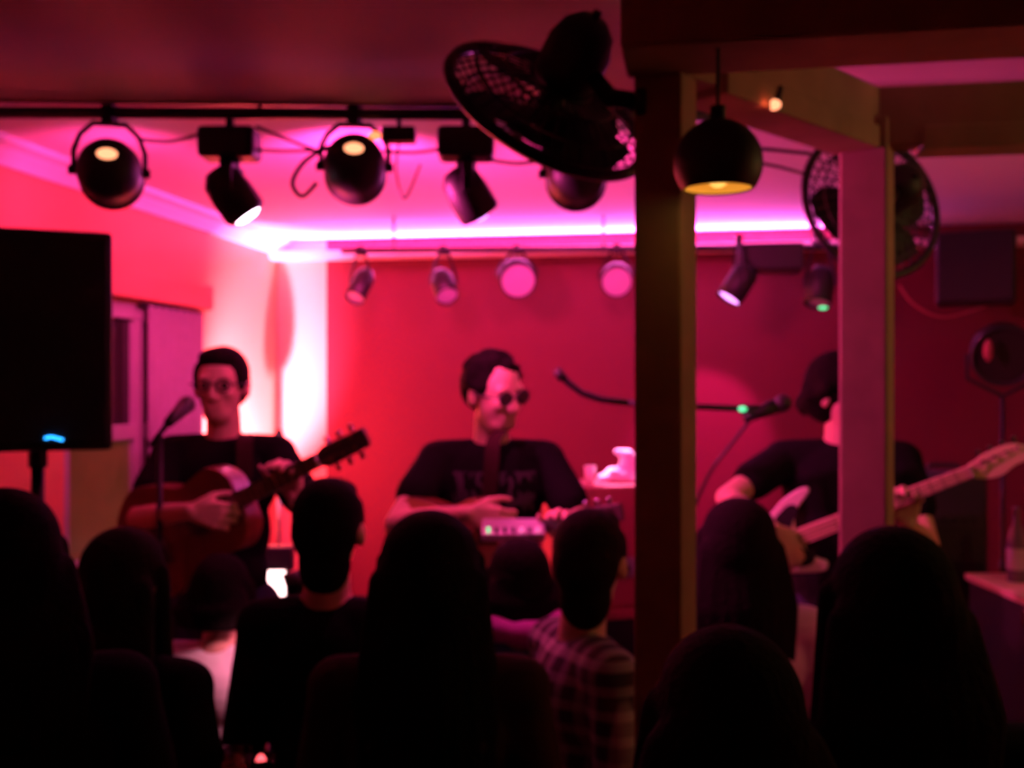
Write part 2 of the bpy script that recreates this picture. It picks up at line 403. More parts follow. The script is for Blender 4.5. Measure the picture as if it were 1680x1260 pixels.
# ------------------------------------------------------------------ fans
def fan(label, c, nvec, R, mount, wire_m='black_metal', blades=4):
    """nvec points from the guard towards the motor at the back"""
    M = frame(c, nvec)
    e = empty('cage_fan', label, 'fan', M=M)
    for zz, rr in ((-.055, .30), (-.05, .55), (-.03, .8), (0, 1.0), (.03, .8), (.05, .55), (.055, .30)):
        pts = [(R * rr * math.cos(2 * PI * k / 40), R * rr * math.sin(2 * PI * k / 40), zz) for k in range(40)]
        MB().tube(pts, .0115 if rr == 1.0 else .003, 6, True).build('guard_rim' if rr == 1.0 else 'guard_ring', wire_m, e, smooth=True)
    for s in (-1, 1):
        g = MB()
        for k in range(40):
            a = 2 * PI * k / 40; ca, sa = math.cos(a), math.sin(a)
            g.tube([(R * q * ca, R * q * sa, s * zq) for q, zq in ((.18, .058), (.55, .051), (.8, .031), (1.0, 0))], .002, 4)
        o = g.build('guard_wires', wire_m, e); o['kind'] = 'stuff'
    MB().lathe([(.0, -.062), (R * .2, -.06), (R * .22, -.056), (R * .2, -.05), (0, -.05)], n=20, cap=False).build('badge', 'black_plastic', e, smooth=True)
    for k in range(blades):
        a0 = 2 * PI * k / blades; vs = []; fs = []
        nn = 7
        for i in range(nn):
            q = i / (nn - 1); r = R * (.12 + .76 * q); half = .25 + .42 * math.sin(PI * min(1, q * .75 + .15))
            for j in range(5):
                t = (j / 4 - .5) * 2
                a = a0 + t * half + .3 * q
                z = .018 * t
                for off in (.0015, -.0015): vs.append(V((r * math.cos(a), r * math.sin(a), z + off)))
        for i in range(nn - 1):
            for j in range(4):
                p = (i * 5 + j) * 2; q = p + 2; u = p + 10; vv = u + 2
                fs += [(p, q, vv, u), (p + 1, u + 1, vv + 1, q + 1)]
        MB()._add(vs, fs).build('fan_blade', 'black_plastic', e, smooth=True)
    MB().cyl((0, 0, -.03), (0, 0, .05), R * .13, n=20).build('hub', 'black_plastic', e, smooth=True)
    mo = MB().lathe([(.0, .05), (.052, .052), (.060, .07), (.060, .13), (.048, .165), (.026, .185), (0, .188)], n=24, cap=False).build('motor', 'black_plastic', e, smooth=True)
    MB().cyl((0, 0, .186), (0, 0, .20), .008).build('oscillation_knob', 'black_plastic', mo)
    Mi = M.inverted()
    a = Mi @ V(mount); pts = [V((0, 0, .11)), (V((0, 0, .11)) + a) / 2 + Mi.to_3x3() @ V((0, 0, -.03)), a]
    MB().tube(pts, .016, 10).build('bracket_arm', 'black_metal', e, smooth=True)
    fm = frame(a, Mi.to_3x3() @ V((math.cos(YAW + TH), math.sin(YAW + TH), 0)))
    MB().lathe([(.03, -.012), (.03, .004)], fm, 16).build('bracket_plate', 'black_metal', e)
    return e
n1 = RV * .41 + ZV * .68 - FV * .61
fan('large round cage fan tilted down, bolted to the dark timber post', at(900, 178, 1.92), n1, .198, at(1062, 170, 1.79))
n2 = RV * .28 + ZV * .22 - FV * .93
fan('round cage fan behind the paler timber post', at(1430, 335, 2.85), n2, .208, at(1428, 330, 2.40), 'dark_steel')

# ------------------------------------------------------------------ pendant lamp
def pendant(pl, label, watts, ztop=CAMZ + .53):
    e = empty('pendant_lamp', label, 'lamp', pl)
    R = .069
    outer = [(R * math.sin(t), R * math.cos(t)) for t in [PI * (i / 20) * .70 for i in range(0, 21)]]
    inner = [((R - .004) * math.sin(t), (R - .004) * math.cos(t)) for t in [PI * (i / 20) * .70 for i in range(20, -1, -1)]]
    MB().lathe(outer, n=32, cap=False).build('shade', 'black_plastic', e, smooth=True)
    MB().lathe(inner, n=32, cap=False).build('shade_lining', 'amber_reflector', e, smooth=True)
    zb = R * math.cos(PI * .7); rb = R * math.sin(PI * .7)
    MB().lathe([(rb, zb), (rb - .004, zb)], n=32, cap=False).build('shade_rim', 'amber_reflector', e)
    MB().ell((0, 0, -.012), (.022, .022, .026)).build('bulb', 'glow_amber', e, smooth=True)
    MB().cyl((0, 0, R - .004), (0, 0, R + .02), .012).build('cord_cap', 'black_plastic', e)
    MB().cyl((0, 0, R), (0, 0, ztop - pl.z), .003, n=6).build('cord', 'black_plastic', e)
    point('pendant_light', pl + V((0, 0, -.035)), watts, (1, .6, .2), .02)
pendant(at(1178, 268, 1.62), 'black globe pendant lamp with a glowing amber rim beside the dark post', .15)
point('room_lamp_right_offscreen', at(2500, 330, 2.05), 6.5, (1, .6, .2), .05)

# ------------------------------------------------------------------ lighting bar and stage lights
barA = at(-200, 184, 2.62); barB = at(1330, 190, 2.72)
zb_ = barA.z
lb = empty('lighting_bar', 'dark lighting bar hung under the ceiling across the room', 'bar', barA)
d_ = barB - barA
MB().cyl((0, 0, 0), d_, .015, n=12).build('tube', 'dark_steel', lb, smooth=True)
MB().box(d_ / 2 + V((0, 0, .032)), (d_.length, .012, .028), Matrix.Rotation(math.atan2(d_.y, d_.x), 3, 'Z')).build('cable_tray', 'dark_steel', lb)
for t in (.12, .4, .62, .86):
    q = d_ * t
    MB().cyl(q, q + V((0, 0, ZC - zb_ - d_.z * t)), .006, n=8).build('hanger', 'dark_steel', lb)
def on_bar(px):
    # the point of the bar at that column
    lo, hi = 0.0, 1.0
    for _ in range(40):
        t = (lo + hi) / 2; p = barA + d_ * t
        q = (p - CAM); x = 840 + FPX * q.dot(RV) / q.dot(FV)
        if x < px: lo = t
        else: hi = t
    return barA + d_ * lo
PARS = []
def par_can(px, py, label, glow, target, glow_size=1.0):
    top = on_bar(px); dep = (top - CAM).dot(FV)
    c = at(px, py, dep - .02)
    e = empty('par_can', label, 'stage light', c, 0, 'par cans on the front lighting bar')
    ax = (V(target) - c).normalized()          # light leaves this way
    M = frame((0, 0, 0), -ax)                  # local +Z is the back of the can
    MB().lathe([(.078, -.09), (.082, -.09), (.082, -.082), (.078, -.08), (.079, .02), (.074, .05), (.058, .08), (.034, .097), (0, .10)], M, 28, cap=False).build('housing', 'black_plastic', e, smooth=True)
    MB().lathe([(.0, -.083), (.077, -.083)], M, 28, cap=False).build('lens', 'glow_pink_lens', e)
    gm = M @ Matrix.Translation((0, .052, .078))
    MB().ell(M @ V((0, .022, .093)), (.026 * glow_size, .016, .012), (M.to_3x3())).build('vent_glow', glow, e, smooth=True)
    # yoke
    sx = M.to_3x3() @ V((1, 0, 0)); sx.z = 0; sx.normalize()
    tz = top.z - c.z
    tp = V((top.x - c.x, top.y - c.y, tz - .028))
    pts = [sx * -.085, sx * -.085 + ZV * .05, tp * .75 + sx * -.07, tp + sx * -.04, tp + sx * .04, tp * .75 + sx * .07, sx * .085 + ZV * .05, sx * .085]
    MB().tube(pts, .007, 6).build('yoke', 'black_metal', e)
    for s in (-1, 1): MB().cyl(sx * s * .078, sx * s * .098, .012, n=10).build('yoke_knob', 'black_plastic', e)
    cl = MB().box(tp + V((0, 0, .022)), (.03, .03, .05)).build('clamp', 'black_metal', e)
    MB().cyl(tp + V((0, 0, 0)), tp + V((0, 0, .05)), .006, n=8).build('clamp_bolt', 'black_metal', cl)
    PARS.append((c + ax * .13, ax))
    return c, ax
tgtC = at(820, 760, 3.4)
par_can(180, 282, 'black par can with an orange glow at its back, hung near the loudspeaker', 'glow_orange_vent', at(240, 470, 5.0))
par_can(582, 274, 'black par can with the brightest orange glow, hung between two moving heads', 'glow_orange_vent', at(600, 470, 5.0))
par_can(946, 285, 'black par can with a dim red glow, behind the large cage fan', 'glow_dim_vent', at(930, 470, 5.0))
def moving_head(px, py, label, lens_m, tilt, yaw, lens_r):
    top = on_bar(px); dep = (top - CAM).dot(FV)
    e = empty('moving_head_light', label, 'stage light', at(px, py, dep), YAW, 'moving heads on the front lighting bar')
    k = dep / FPX
    zt = (py - 212) * k; zb2 = (py - 262) * k
    MB().box((0, 0, (zt + zb2) / 2), (.145, .10, zt - zb2)).build('base', 'black_plastic', e, bevel=.012)
    o = top - e.location; o = Matrix.Rotation(-YAW, 3, 'Z') @ o
    MB().cyl((0, 0, zt - .01), (0, 0, o.z + .01), .011, n=8).build('clamp', 'black_metal', e)
    MB().cyl((0, 0, zb2 + .005), (0, 0, zb2 - .028), .026, n=16).build('swivel', 'black_plastic', e, smooth=True)
    # head: box turned on its yoke
    hc = V((.005, 0, (py - 318) * k))
    for s in (-1, 1): MB().box(hc + V((0, s * .055, .035)), (.03, .012, .075)).build('yoke_arm', 'black_plastic', e, bevel=.004)
    MB().box(hc + V((0, 0, .066)), (.034, .12, .014)).build('yoke_bridge', 'black_plastic', e, bevel=.004)
    Rh = Matrix.Rotation(yaw, 3, 'Z') @ Matrix.Rotation(tilt, 3, 'Y')
    prof = [(.0, .075), (.03, .07), (.050, .045), (.056, 0), (.056, -.055), (.050, -.066), (lens_r + .004, -.07)]
    h = MB().lathe(prof, Matrix.Translation(hc) @ Rh.to_4x4(), 20, cap=False).build('head', 'black_plastic', e, smooth=True)
    MB().lathe([(0, -.078), (lens_r * .7, -.075), (lens_r + .004, -.066)], Matrix.Translation(hc) @ Rh.to_4x4(), 20, cap=False).build('lens', lens_m, h, smooth=True)
    loc = e.location + Matrix.Rotation(YAW, 3, 'Z') @ (hc + Rh @ V((0, 0, -.10)))
    dr = Matrix.Rotation(YAW, 3, 'Z') @ (Rh @ V((0, 0, -1)))
    return loc, dr
mh1 = moving_head(377, 290, 'black moving head with a blazing white lens', 'glow_white_lens', math.radians(-36), math.radians(12), .036)
mh2 = moving_head(765, 290, 'black moving head with a small violet lens', 'glow_violet_lens', math.radians(-34), math.radians(25), .02)
# junction box on the bar between the second par can and the fan
jb = on_bar(655); jb = at(655, 222, (jb - CAM).dot(FV))
e = empty('power_box', 'small black power box on the lighting bar with an orange light beside it', 'power box', jb, YAW)
MB().box((0, 0, 0), (.085, .05, .038)).build('case', 'black_plastic', e, bevel=.004)
MB().cyl((0, 0, .015), (0, .0, (on_bar(655).z - jb.z)), .006).build('strap', 'black_metal', e)
MB().ell((-.062, -.01, -.004), (.017, .010, .012)).build('indicator', 'glow_red_vent', e, smooth=True)
MB().cyl((-.06, -.005, 0), (-.035, 0, 0), .006, n=8).build('indicator_stem', 'black_plastic', e)
# sagging cables along the bar
def cable(label, pts, r=.0045, m='black_plastic', steps=12):
    P = [V(p) for p in pts]; out = []
    for i in range(len(P) - 1):
        p0 = P[max(i - 1, 0)]; p1_ = P[i]; p2_ = P[i + 1]; p3 = P[min(i + 2, len(P) - 1)]
        for k in range(steps):
            t = k / steps
            out.append(.5 * ((2 * p1_) + (-p0 + p2_) * t + (2 * p0 - 5 * p1_ + 4 * p2_ - p3) * t * t + (-p0 + 3 * p1_ - 3 * p2_ + p3) * t ** 3))
    out.append(P[-1])
    o = MB().tube([q - P[0] for q in out], r, 6).build('cable', m, smooth=True, loc=P[0])
    return tag(o, label, 'cable')
dB = 2.66
cable('cable sagging from the first par can to the white-lensed moving head', [at(225, 228, dB), at(280, 232, dB), at(335, 218, dB)])
cable('cable drooping between the white-lensed moving head and the second par can', [at(420, 208, dB), at(480, 232, dB), at(525, 250, dB)])
cable('lower cable strung from moving head to second par can', [at(420, 246, dB), at(470, 248, dB), at(530, 246, dB)])
cable('looped cable hanging beside the second par can', [at(540, 240, dB), at(500, 265, dB), at(480, 300, dB), at(496, 322, dB), at(520, 300, dB)], .006)
cable('cable running from the second par can to the violet-lensed moving head', [at(628, 248, dB), at(680, 250, dB), at(728, 244, dB)])
cable('thin cable hanging under the power box', [at(655, 232, dB), at(650, 280, dB), at(664, 325, dB), at(690, 270, dB)], .003)
cable('cable from the violet-lensed moving head towards the dim par can', [at(800, 262, dB), at(850, 268, dB), at(900, 262, dB)])
cable('upper cable beyond the pendant lamp', [at(1225, 243, 2.75), at(1270, 246, 2.75), at(1330, 252, 2.75)], .005)
cable('lower cable beyond the pendant lamp', [at(1225, 266, 2.75), at(1270, 272, 2.75), at(1330, 288, 2.75)], .004)

# rear bar with small spotlights
rbA = at(560, 412, 4.45); rbB = at(1420, 405, 4.45)
e = empty('lighting_bar', 'thin rear lighting bar close to the red back wall', 'bar', rbA)
dr_ = rbB - rbA
MB().cyl((0, 0, 0), dr_, .013, n=10).build('tube', 'dark_steel', e, smooth=True)
for t in (.1, .5, .9):
    q = dr_ * t; MB().cyl(q, q + V((0, 0, ZC - rbA.z - q.z)), .006, n=8).build('hanger', 'dark_steel', e)
def small_spot(px, py, label, axis, face, R=.055, L=.13, dep=4.45, group='small spotlights on the rear bar', body='dark_steel'):
    c = at(px, py, dep); e = empty('spotlight', label, 'stage light', c, 0, group)
    ax = (RV * axis[0] + ZV * axis[1] - FV * axis[2]).normalized()
    M = frame((0, 0, 0), ax)
    h = MB().lathe([(0, -L / 2), (R * .7, -L / 2), (R, -L * .3), (R, L / 2), (R * .93, L / 2), (R * .9, L * .42)], M, 22, cap=False).build('housing', body, e, smooth=True)
    MB().lathe([(0, L * .44), (R * .92, L * .42)], M, 22, cap=False).build('lens', face, e)
    tz = rbA.z + (rbB.z - rbA.z) * (px - 560) / 860 - c.z
    sx = M.to_3x3() @ V((1, 0, 0)); sx.z = 0; sx = sx.normalized() if sx.length > .1 else V((1, 0, 0))
    MB().tube([sx * (R + .008), sx * (R + .008) + ZV * .03, V((0, 0, tz - .008)) + sx * .02, V((0, 0, tz - .008)) - sx * .02, sx * -(R + .008) + ZV * .03, sx * -(R + .008)], .006, 6).build('yoke', 'black_metal', e)
    MB().box((0, 0, tz), (.03, .04, .04)).build('clamp', 'black_metal', e, bevel=.004)
    return c, ax
small_spot(592, 468, 'slim spotlight on the rear bar nearest the cream corner', (-.25, -.75, .6), 'lamp_face', .044, .16)
small_spot(728, 468, 'spotlight on the rear bar above the centre guitarist, aimed steeply down', (.25, -.7, .65), 'lamp_face', .05, .15)
small_spot(848, 455, 'wide-faced spotlight on the rear bar, aimed out over the audience', (.1, -.35, .93), 'lamp_face', .078, .13)
small_spot(1012, 458, 'wide-faced spotlight on the rear bar beside the dark timber post', (-.1, -.3, .95), 'lamp_face', .068, .13)
sA = small_spot(1212, 465, 'black spotlight with a violet lens, seen between the two posts', (-.55, -.8, .12), 'glow_violet_lens', .055, .16, 4.2, None, 'black_plastic')
sB = small_spot(1345, 470, 'black spotlight with a faint green lens beside the paler post', (-.2, -.9, .3), 'lamp_face', .055, .16, 4.2, None, 'black_plastic')
MB().ell(at(1350, 505, 4.1) - sB[0], (.018, .01, .007)).build('indicator', 'glow_green', bpy.data.objects['spotlight.005'], smooth=True)
bx_ = at(1262, 425, 4.3)
tag(MB().box((0, 0, 0), (.26, .2, .11)).build('dimmer_pack', 'black_plastic', bevel=.01, loc=bx_), 'black dimmer pack on the rear bar between the posts', 'dimmer')

# ------------------------------------------------------------------ PA loudspeakers
def round_base(e, ztop):
    MB().cyl((0, 0, .01), (0, 0, ztop), .009, n=12).build('pole', 'black_metal', e, smooth=True)
    MB().lathe([(0, 0), (.115, 0), (.12, .01), (.10, .02), (.02, .032), (0, .032)], None, 28, cap=False).build('base', 'black_metal', e, smooth=True)
    MB().cyl((0, 0, ztop * .55), (0, 0, ztop * .55 + .06), .014, n=12).build('clutch', 'black_plastic', e, smooth=True)
def tripod(e, ztop, zfloor=0, leg=.42, hub=.75):
    MB().cyl((0, 0, zfloor + .12), (0, 0, ztop), .017, n=12).build('pole', 'black_metal', e, smooth=True)
    MB().cyl((0, 0, zfloor + hub - .05), (0, 0, zfloor + hub + .03), .028, n=12).build('collar', 'black_plastic', e, smooth=True)
    for k in range(3):
        a = 2 * PI * k / 3 + .5; u = V((math.cos(a), math.sin(a), 0))
        lg = MB().tube([u * .025 + ZV * (zfloor + hub), u * leg + ZV * (zfloor + .015)], .011, 8).build('leg', 'black_metal', e, smooth=True)
        MB().ell(u * leg + ZV * (zfloor + .014), (.018, .018, .014)).build('rubber_foot', 'black_plastic', lg)
        MB().tube([u * .02 + ZV * (zfloor + .2), u * leg * .62 + ZV * (zfloor + .015 + hub * .38)], .006, 6).build('brace', 'black_metal', e)
sp0 = at(62, 735, 2.72); spb = V((sp0.x, sp0.y, 0))
e = empty('speaker_stand', 'black tripod stand holding up the large loudspeaker', 'stand', spb)
tripod(e, sp0.z + .03, 0, .30)
e = empty('loudspeaker', 'large black loudspeaker with a small blue light beside the side wall', 'loudspeaker', sp0, YAW + .40)
hs = .555; ws = .36
out = [(-ws / 2, -.16), (ws / 2, -.16), (ws / 2 - .03, .12), (ws / 2 - .10, .18), (-ws / 2 + .10, .18), (-ws / 2 + .03, .12)]
MB().prism(out, 0, hs).build('cabinet', 'black_plastic', e, bevel=.012)
MB().box((0, -.165, hs / 2), (ws - .03, .012, hs - .04)).build('grille', 'black_grille', e, bevel=.004)
led = MB()
lpz = (735 - 713) * 2.56 / FPX
for k in range(6): led.box((.024 + k * .007, -.173, lpz + .004 - abs(k - 1.5) * .0022), (.008, .006, .006))
led.build('power_light', 'glow_blue', e)
MB().cyl((0, 0, -.05), (0, 0, 0), .024, n=12).build('pole_socket', 'black_plastic', e)
for s in (-1, 1): MB().box((s * (ws / 2 + .0), 0, hs * .55), (.012, .10, .03)).build('handle', 'black_plastic', e, bevel=.004)
# wall-hung loudspeaker beyond the paler post
q = at(1600, 442, 4.2)
e = empty('loudspeaker', 'square black loudspeaker hung on the back wall beyond the paler post', 'loudspeaker', q, YAW - .42)
MB().box((0, 0, 0), (.295, .22, .29)).build('cabinet', 'black_plastic', e, bevel=.015)
MB().box((0, -.122, 0), (.27, .026, .265)).build('grille', 'black_grille', e, bevel=.003)
MB().box((0, .30, 0), (.05, .46, .06)).build('bracket', 'black_metal', e)
cable('pinkish cable drooping below the square wall loudspeaker', [at(1475, 468, 4.2), at(1500, 500, 4.2), at(1545, 520, 4.2), at(1600, 508, 4.2), at(1640, 490, 4.2)], .006, 'cabinet_vinyl')

# ------------------------------------------------------------------ people
def ik(S, W, l1, l2, pole):
    S = V(S); W = V(W); d = W - S
    if d.length > (l1 + l2) * .995: W = S + d.normalized() * (l1 + l2) * .995; d = W - S
    L = d.length; u = d.normalized()
    a = (l1 * l1 - l2 * l2 + L * L) / (2 * L); h = math.sqrt(max(0, l1 * l1 - a * a))
    p = V(pole); p = p - u * p.dot(u); p.normalize()
    return S + u * a + p * h, W
def hand(b, W, d, n, side, curl=(.35, .4, .3), spread=.021, k=1.0):
    d = V(d).normalized(); n = V(n); n = (n - d * n.dot(d)).normalized()
    t = d.cross(n) * side
    lens = [.072, .080, .074, .058]; kz = [.082, .086, .082, .074]
    for i in range(4):
        off = (1.5 - i) * spread
        kn = W + (d * kz[i] + t * off) * k
        b.cap(W + t * off * .45 * k + d * .01 * k, kn, .015 * k, .0115 * k, 8)
        p = kn; ang = 0
        for f, c in zip((.45, .31, .24), curl):
            ang += c + .04 * i
            dd = d * math.cos(ang) + n * math.sin(ang) + t * (1.5 - i) * .05
            q = p + dd.normalized() * lens[i] * f * k
            b.cap(p, q, .0092 * k, .0080 * k, 8); p = q
    p = W + (d * .02 + t * .024) * k
    for L_, dd, r in ((.045, t * .62 + d * .72 + n * .25, .0135), (.034, t * .35 + d * .85 + n * .45, .0105), (.028, t * .1 + d * .9 + n * .5, .009)):
        q = p + dd.normalized() * L_ * k; b.cap(p, q, r * k, r * .88 * k, 8); p = q
def person(label, pos, rotz, H=1.72, shirt='black_cloth', trousers='denim', hair='short', hair_m='dark_hair', hair_len=.0,
           head=(0, 0, 0), arms=None, sleeve=.55, voxel=.0075, face=False, glasses=None, group=None, hunch=0.0, wide=1.0, hair_w=1.0, collar=None, neckline=False):
    k = H / 1.75
    e = empty('person', label, 'person', pos, rotz, group)
    def P(x, y, z): return V((x * wide if abs(x) > .1 else x, y, z)) * k
    hd = V((0, .012 + hunch, 1.50))
    Rh = Matrix.Rotation(head[0], 3, 'Z') @ Matrix.Rotation(head[1], 3, 'X') @ Matrix.Rotation(head[2], 3, 'Y')
    def Hd(x, y, z): return (hd + Rh @ (V((x, y, z)) - V((0, 0, 1.50)))) * k
    b = MB()
    def E(c, s): b.ell(c, [q * k for q in s], Rh, 20, 14)
    # skull, face, jaw, nose, brow, lips, ears
    E(Hd(0, -.008, 1.662), (.076, .096, .090)); E(Hd(0, .020, 1.615), (.062, .074, .098)); E(Hd(0, .038, 1.553), (.048, .050, .040))
    b.cap(Hd(0, .085, 1.648), Hd(0, .108, 1.604), .009 * k, .0135 * k); E(Hd(0, .098, 1.601), (.019, .014, .010))
    b.cap(Hd(-.038, .078, 1.660), Hd(.038, .078, 1.660), .0125 * k)
    for s in (-1, 1):
        E(Hd(s * .034, .064, 1.612), (.024, .024, .022)); E(Hd(s * .079, -.004, 1.625), (.010, .021, .032))
    b.cap(Hd(-.02, .083, 1.574), Hd(.02, .083, 1.574), .0075 * k); b.cap(Hd(-.017, .081, 1.562), Hd(.017, .081, 1.562), .008 * k)
    # neck
    b.cap((hd + V((0, -.012, .055))) * k, P(0, -.015 + hunch * .5, 1.40), .053 * k, .060 * k)
    # trunk
    trunk = [((0, -.005 + hunch * .3, 1.33), (.172 * wide, .108, .14)), ((0, 0, 1.18), (.150 * wide, .102, .16)), ((0, .004, 1.05), (.142 * wide, .098, .13)), ((0, -.008, .94), (.162 * wide, .112, .12))]
    for c, s in trunk: b.ell(V(c) * k, [q * k for q in s], None, 20, 12)
    SH = {s: P(s * .178, -.012 + hunch * .4, 1.415) for s in (-1, 1)}
    for s in (-1, 1):
        b.cap(P(s * .05, -.015 + hunch * .4, 1.432), SH[s], .050 * k, .054 * k)
    arms = arms or {}
    A = {}
    for s in (-1, 1):
        sp = arms.get(s)
        if sp is None: sp = dict(wrist=P(s * .245, .09, .90), pole=(s * .4, -1, 0), d=(-s * .1, .25, -1), n=(-s, .2, 0), local=True)
        W = V(sp['wrist']); 
        el, W = ik(SH[s], W, .285 * k, .255 * k, sp['pole'])
        A[s] = (el, W)
        b.cap(SH[s], el, .048 * k, .037 * k); b.cap(el, el.lerp(W, .35), .037 * k, .036 * k); b.cap(el.lerp(W, .35), W, .036 * k, .024 * k)
        dd = sp.get('d') or (W - el)
        hand(b, W, dd, sp['n'], s, sp.get('curl', (.35, .4, .3)), k=k)
    # legs
    LG = {}
    for s in (-1, 1):
        hp = P(s * .092, 0, .93); kn = P(s * .10, .012, .50); an = P(s * .105, -.02, .085); LG[s] = (hp, kn, an)
        b.cap(hp, kn, .082 * k, .056 * k); b.cap(kn, kn.lerp(an, .35), .054 * k, .056 * k); b.cap(kn.lerp(an, .35), an, .056 * k, .038 * k)
        b.cap(an + V((0, -.02, -.03)) * k, an + V((s * .02, .13, -.05)) * k, .036 * k, .026 * k)
    body = b.fuse('body', 'skin', e, voxel)
    # shirt
    g = .013 * k; b = MB()
    for c, s in trunk: b.ell(V(c) * k, [q * k + g for q in s], None, 20, 12)
    for s in (-1, 1):
        b.cap(P(s * .058, -.015 + hunch * .4, 1.424), SH[s], .050 * k + g, .054 * k + g)
        el, W = A[s]
        f = min(1, sleeve / .55) if sleeve <= .55 else 1
        if sleeve > .6:
            b.cap(SH[s], el, .048 * k + g, .040 * k + g); b.cap(el, el.lerp(W, .9), .040 * k + g, .028 * k + g)
        else:
            b.cap(SH[s], SH[s].lerp(el, sleeve), .050 * k + g, .052 * k + g)
    b.fuse('shirt', shirt, e, max(voxel, .009), 5)
    # trousers and shoes
    b = MB(); b.ell(V((0, -.008, .93)) * k, [(.166 * wide) * k + .012, .116 * k + .012, .115 * k], None, 20, 12)
    for s in (-1, 1):
        hp, kn, an = LG[s]; b.cap(hp, kn, .084 * k + .012, .060 * k + .012); b.cap(kn, an + V((0, 0, .02)), .060 * k + .012, .052 * k + .008)
    b.fuse('trousers', trousers, e, .011, 5)
    for s in (-1, 1):
        hp, kn, an = LG[s]; b = MB(); a = an + V((0, -.03, -.085 * k + .042))
        b.cap(a, a + V((s * .02, .16, -.008)) * 1.0, .041, .034); b.cap(a + V((0, .01, .03)), a + V((0, .01, .05)), .048, .046)
        b.box(a + V((s * .01, .075, -.034)), (.085, .26, .016))
        b.fuse('shoe', 'shoe_leather', e, .008, 3)
    # hair
    r2 = random.Random(hash(label) % 1000 if False else len(label)); b = MB()
    def HE(x, y, z, sx, sy, sz): b.ell(Hd(x, y, z), (sx * k, sy * k, sz * k), Rh, 20, 14)
    if hair == 'short':
        HE(0, -.018, 1.672, .083, .098, .091); HE(0, -.05, 1.64, .079, .066, .085); HE(0, .028, 1.722, .066, .058, .036)
        for s in (-1, 1): HE(s * .070, .012, 1.665, .014, .04, .045)
        if not face: HE(0, -.05, 1.565, .062, .048, .078)
    elif hair == 'curly':
        HE(0, -.018, 1.668, .083, .098, .088); HE(0, -.05, 1.645, .082, .068, .085)
        for i in range(120):
            th = r2.uniform(0, 2 * PI); ph = r2.uniform(-.1, 1.0)
            v = V((math.cos(th) * math.cos(ph * PI / 2), math.sin(th) * math.cos(ph * PI / 2), math.sin(ph * PI / 2)))
            if v.y > .45 and v.z < .52: continue
            rr = r2.uniform(.012, .020)
            HE(v.x * .080, -.012 + v.y * .092, 1.670 + v.z * .082, rr, rr, rr)
    else:
        hw = hair_w
        HE(0, -.016, 1.672, .088 * hw, .106, .096); HE(0, -.05, 1.63, .092 * hw, .075, .10)
        zend = 1.50 - hair_len
        n_ = 9
        for i in range(n_):
            t = (i / (n_ - 1) - .5) * 2
            top = Hd(t * .078 * hw, -.045 - .03 * (1 - t * t), 1.63); 
            bot = V((t * (.098 if hair == 'long' else .092) * hw, -.075 - .035 * (1 - t * t) + hunch * .3, zend + r2.uniform(-.015, .015) * (hair == 'long'))) * k
            b.cap(top, top.lerp(bot, .5) + V((t * .012, -.012, 0)) * k, .030 * k, .032 * k); b.cap(top.lerp(bot, .5) + V((t * .012, -.012, 0)) * k, bot, .032 * k, .022 * k)
        for s in (-1, 1):
            top = Hd(s * .078 * hw, .018, 1.66); bot = V((s * .098 * hw, .02, zend + .02)) * k
            b.cap(top, bot, .024 * k, .024 * k)
    b.fuse('hair', hair_m, e, .0075, 3)
    if face:
        for s in (-1, 1): MB().ell(Hd(s * .031, .079, 1.637), (.0115 * k, .0105 * k, .0105 * k), Rh).build('eye', 'dark_glass', body, smooth=True)
    if glasses:
        gl = MB(); 
        for s in (-1, 1):
            pts = [Hd(s * .033 + .024 * math.cos(a), .102, 1.638 + .018 * math.sin(a)) for a in [2 * PI * i / 16 for i in range(16)]]
            gl.tube(pts, .0028 * k, 6, True)
            gl.tube([Hd(s * .057, .100, 1.642), Hd(s * .083, .06, 1.642), Hd(s * .085, -.01, 1.640)], .0028 * k, 6)
        gl.tube([Hd(-.010, .103, 1.642), Hd(0, .108, 1.645), Hd(.010, .103, 1.642)], .0028 * k, 6)
        go = gl.build('glasses', 'black_plastic', e)
        for s in (-1, 1):
            MB().lathe([(0, 0), (.023 * k, 0), (.023 * k, .002), (0, .002)], Matrix.Translation(Hd(s * .033, .101, 1.638)) @ (Rh @ Matrix.Rotation(-PI / 2, 3, 'X')).to_4x4(), 16, cap=False).build('spectacle_lens', 'dark_glass' if glasses == 'dark' else 'clear_glass', go)
    if collar:
        pts = [V((.118 * math.cos(a), -.025 + .118 * math.sin(a), 1.535 + .012 * math.sin(a * 2 + 2))) * k for a in [2 * PI * i / 24 for i in range(24)]]
        MB().tube(pts, [(.036 + .005 * math.sin(i * 1.9)) * k for i in range(24)], 10, True).build('scarf', collar, e, smooth=True)
    return e
def root_at(px, d, z=0):
    p = at(px, 630, d); p.z = z; return p
def loc_of(pos, rotz, wpt):
    return Matrix.Rotation(-rotz, 3, 'Z') @ (V(wpt) - V(pos))
def dloc(rotz, d): return Matrix.Rotation(-rotz, 3, 'Z') @ V(d)

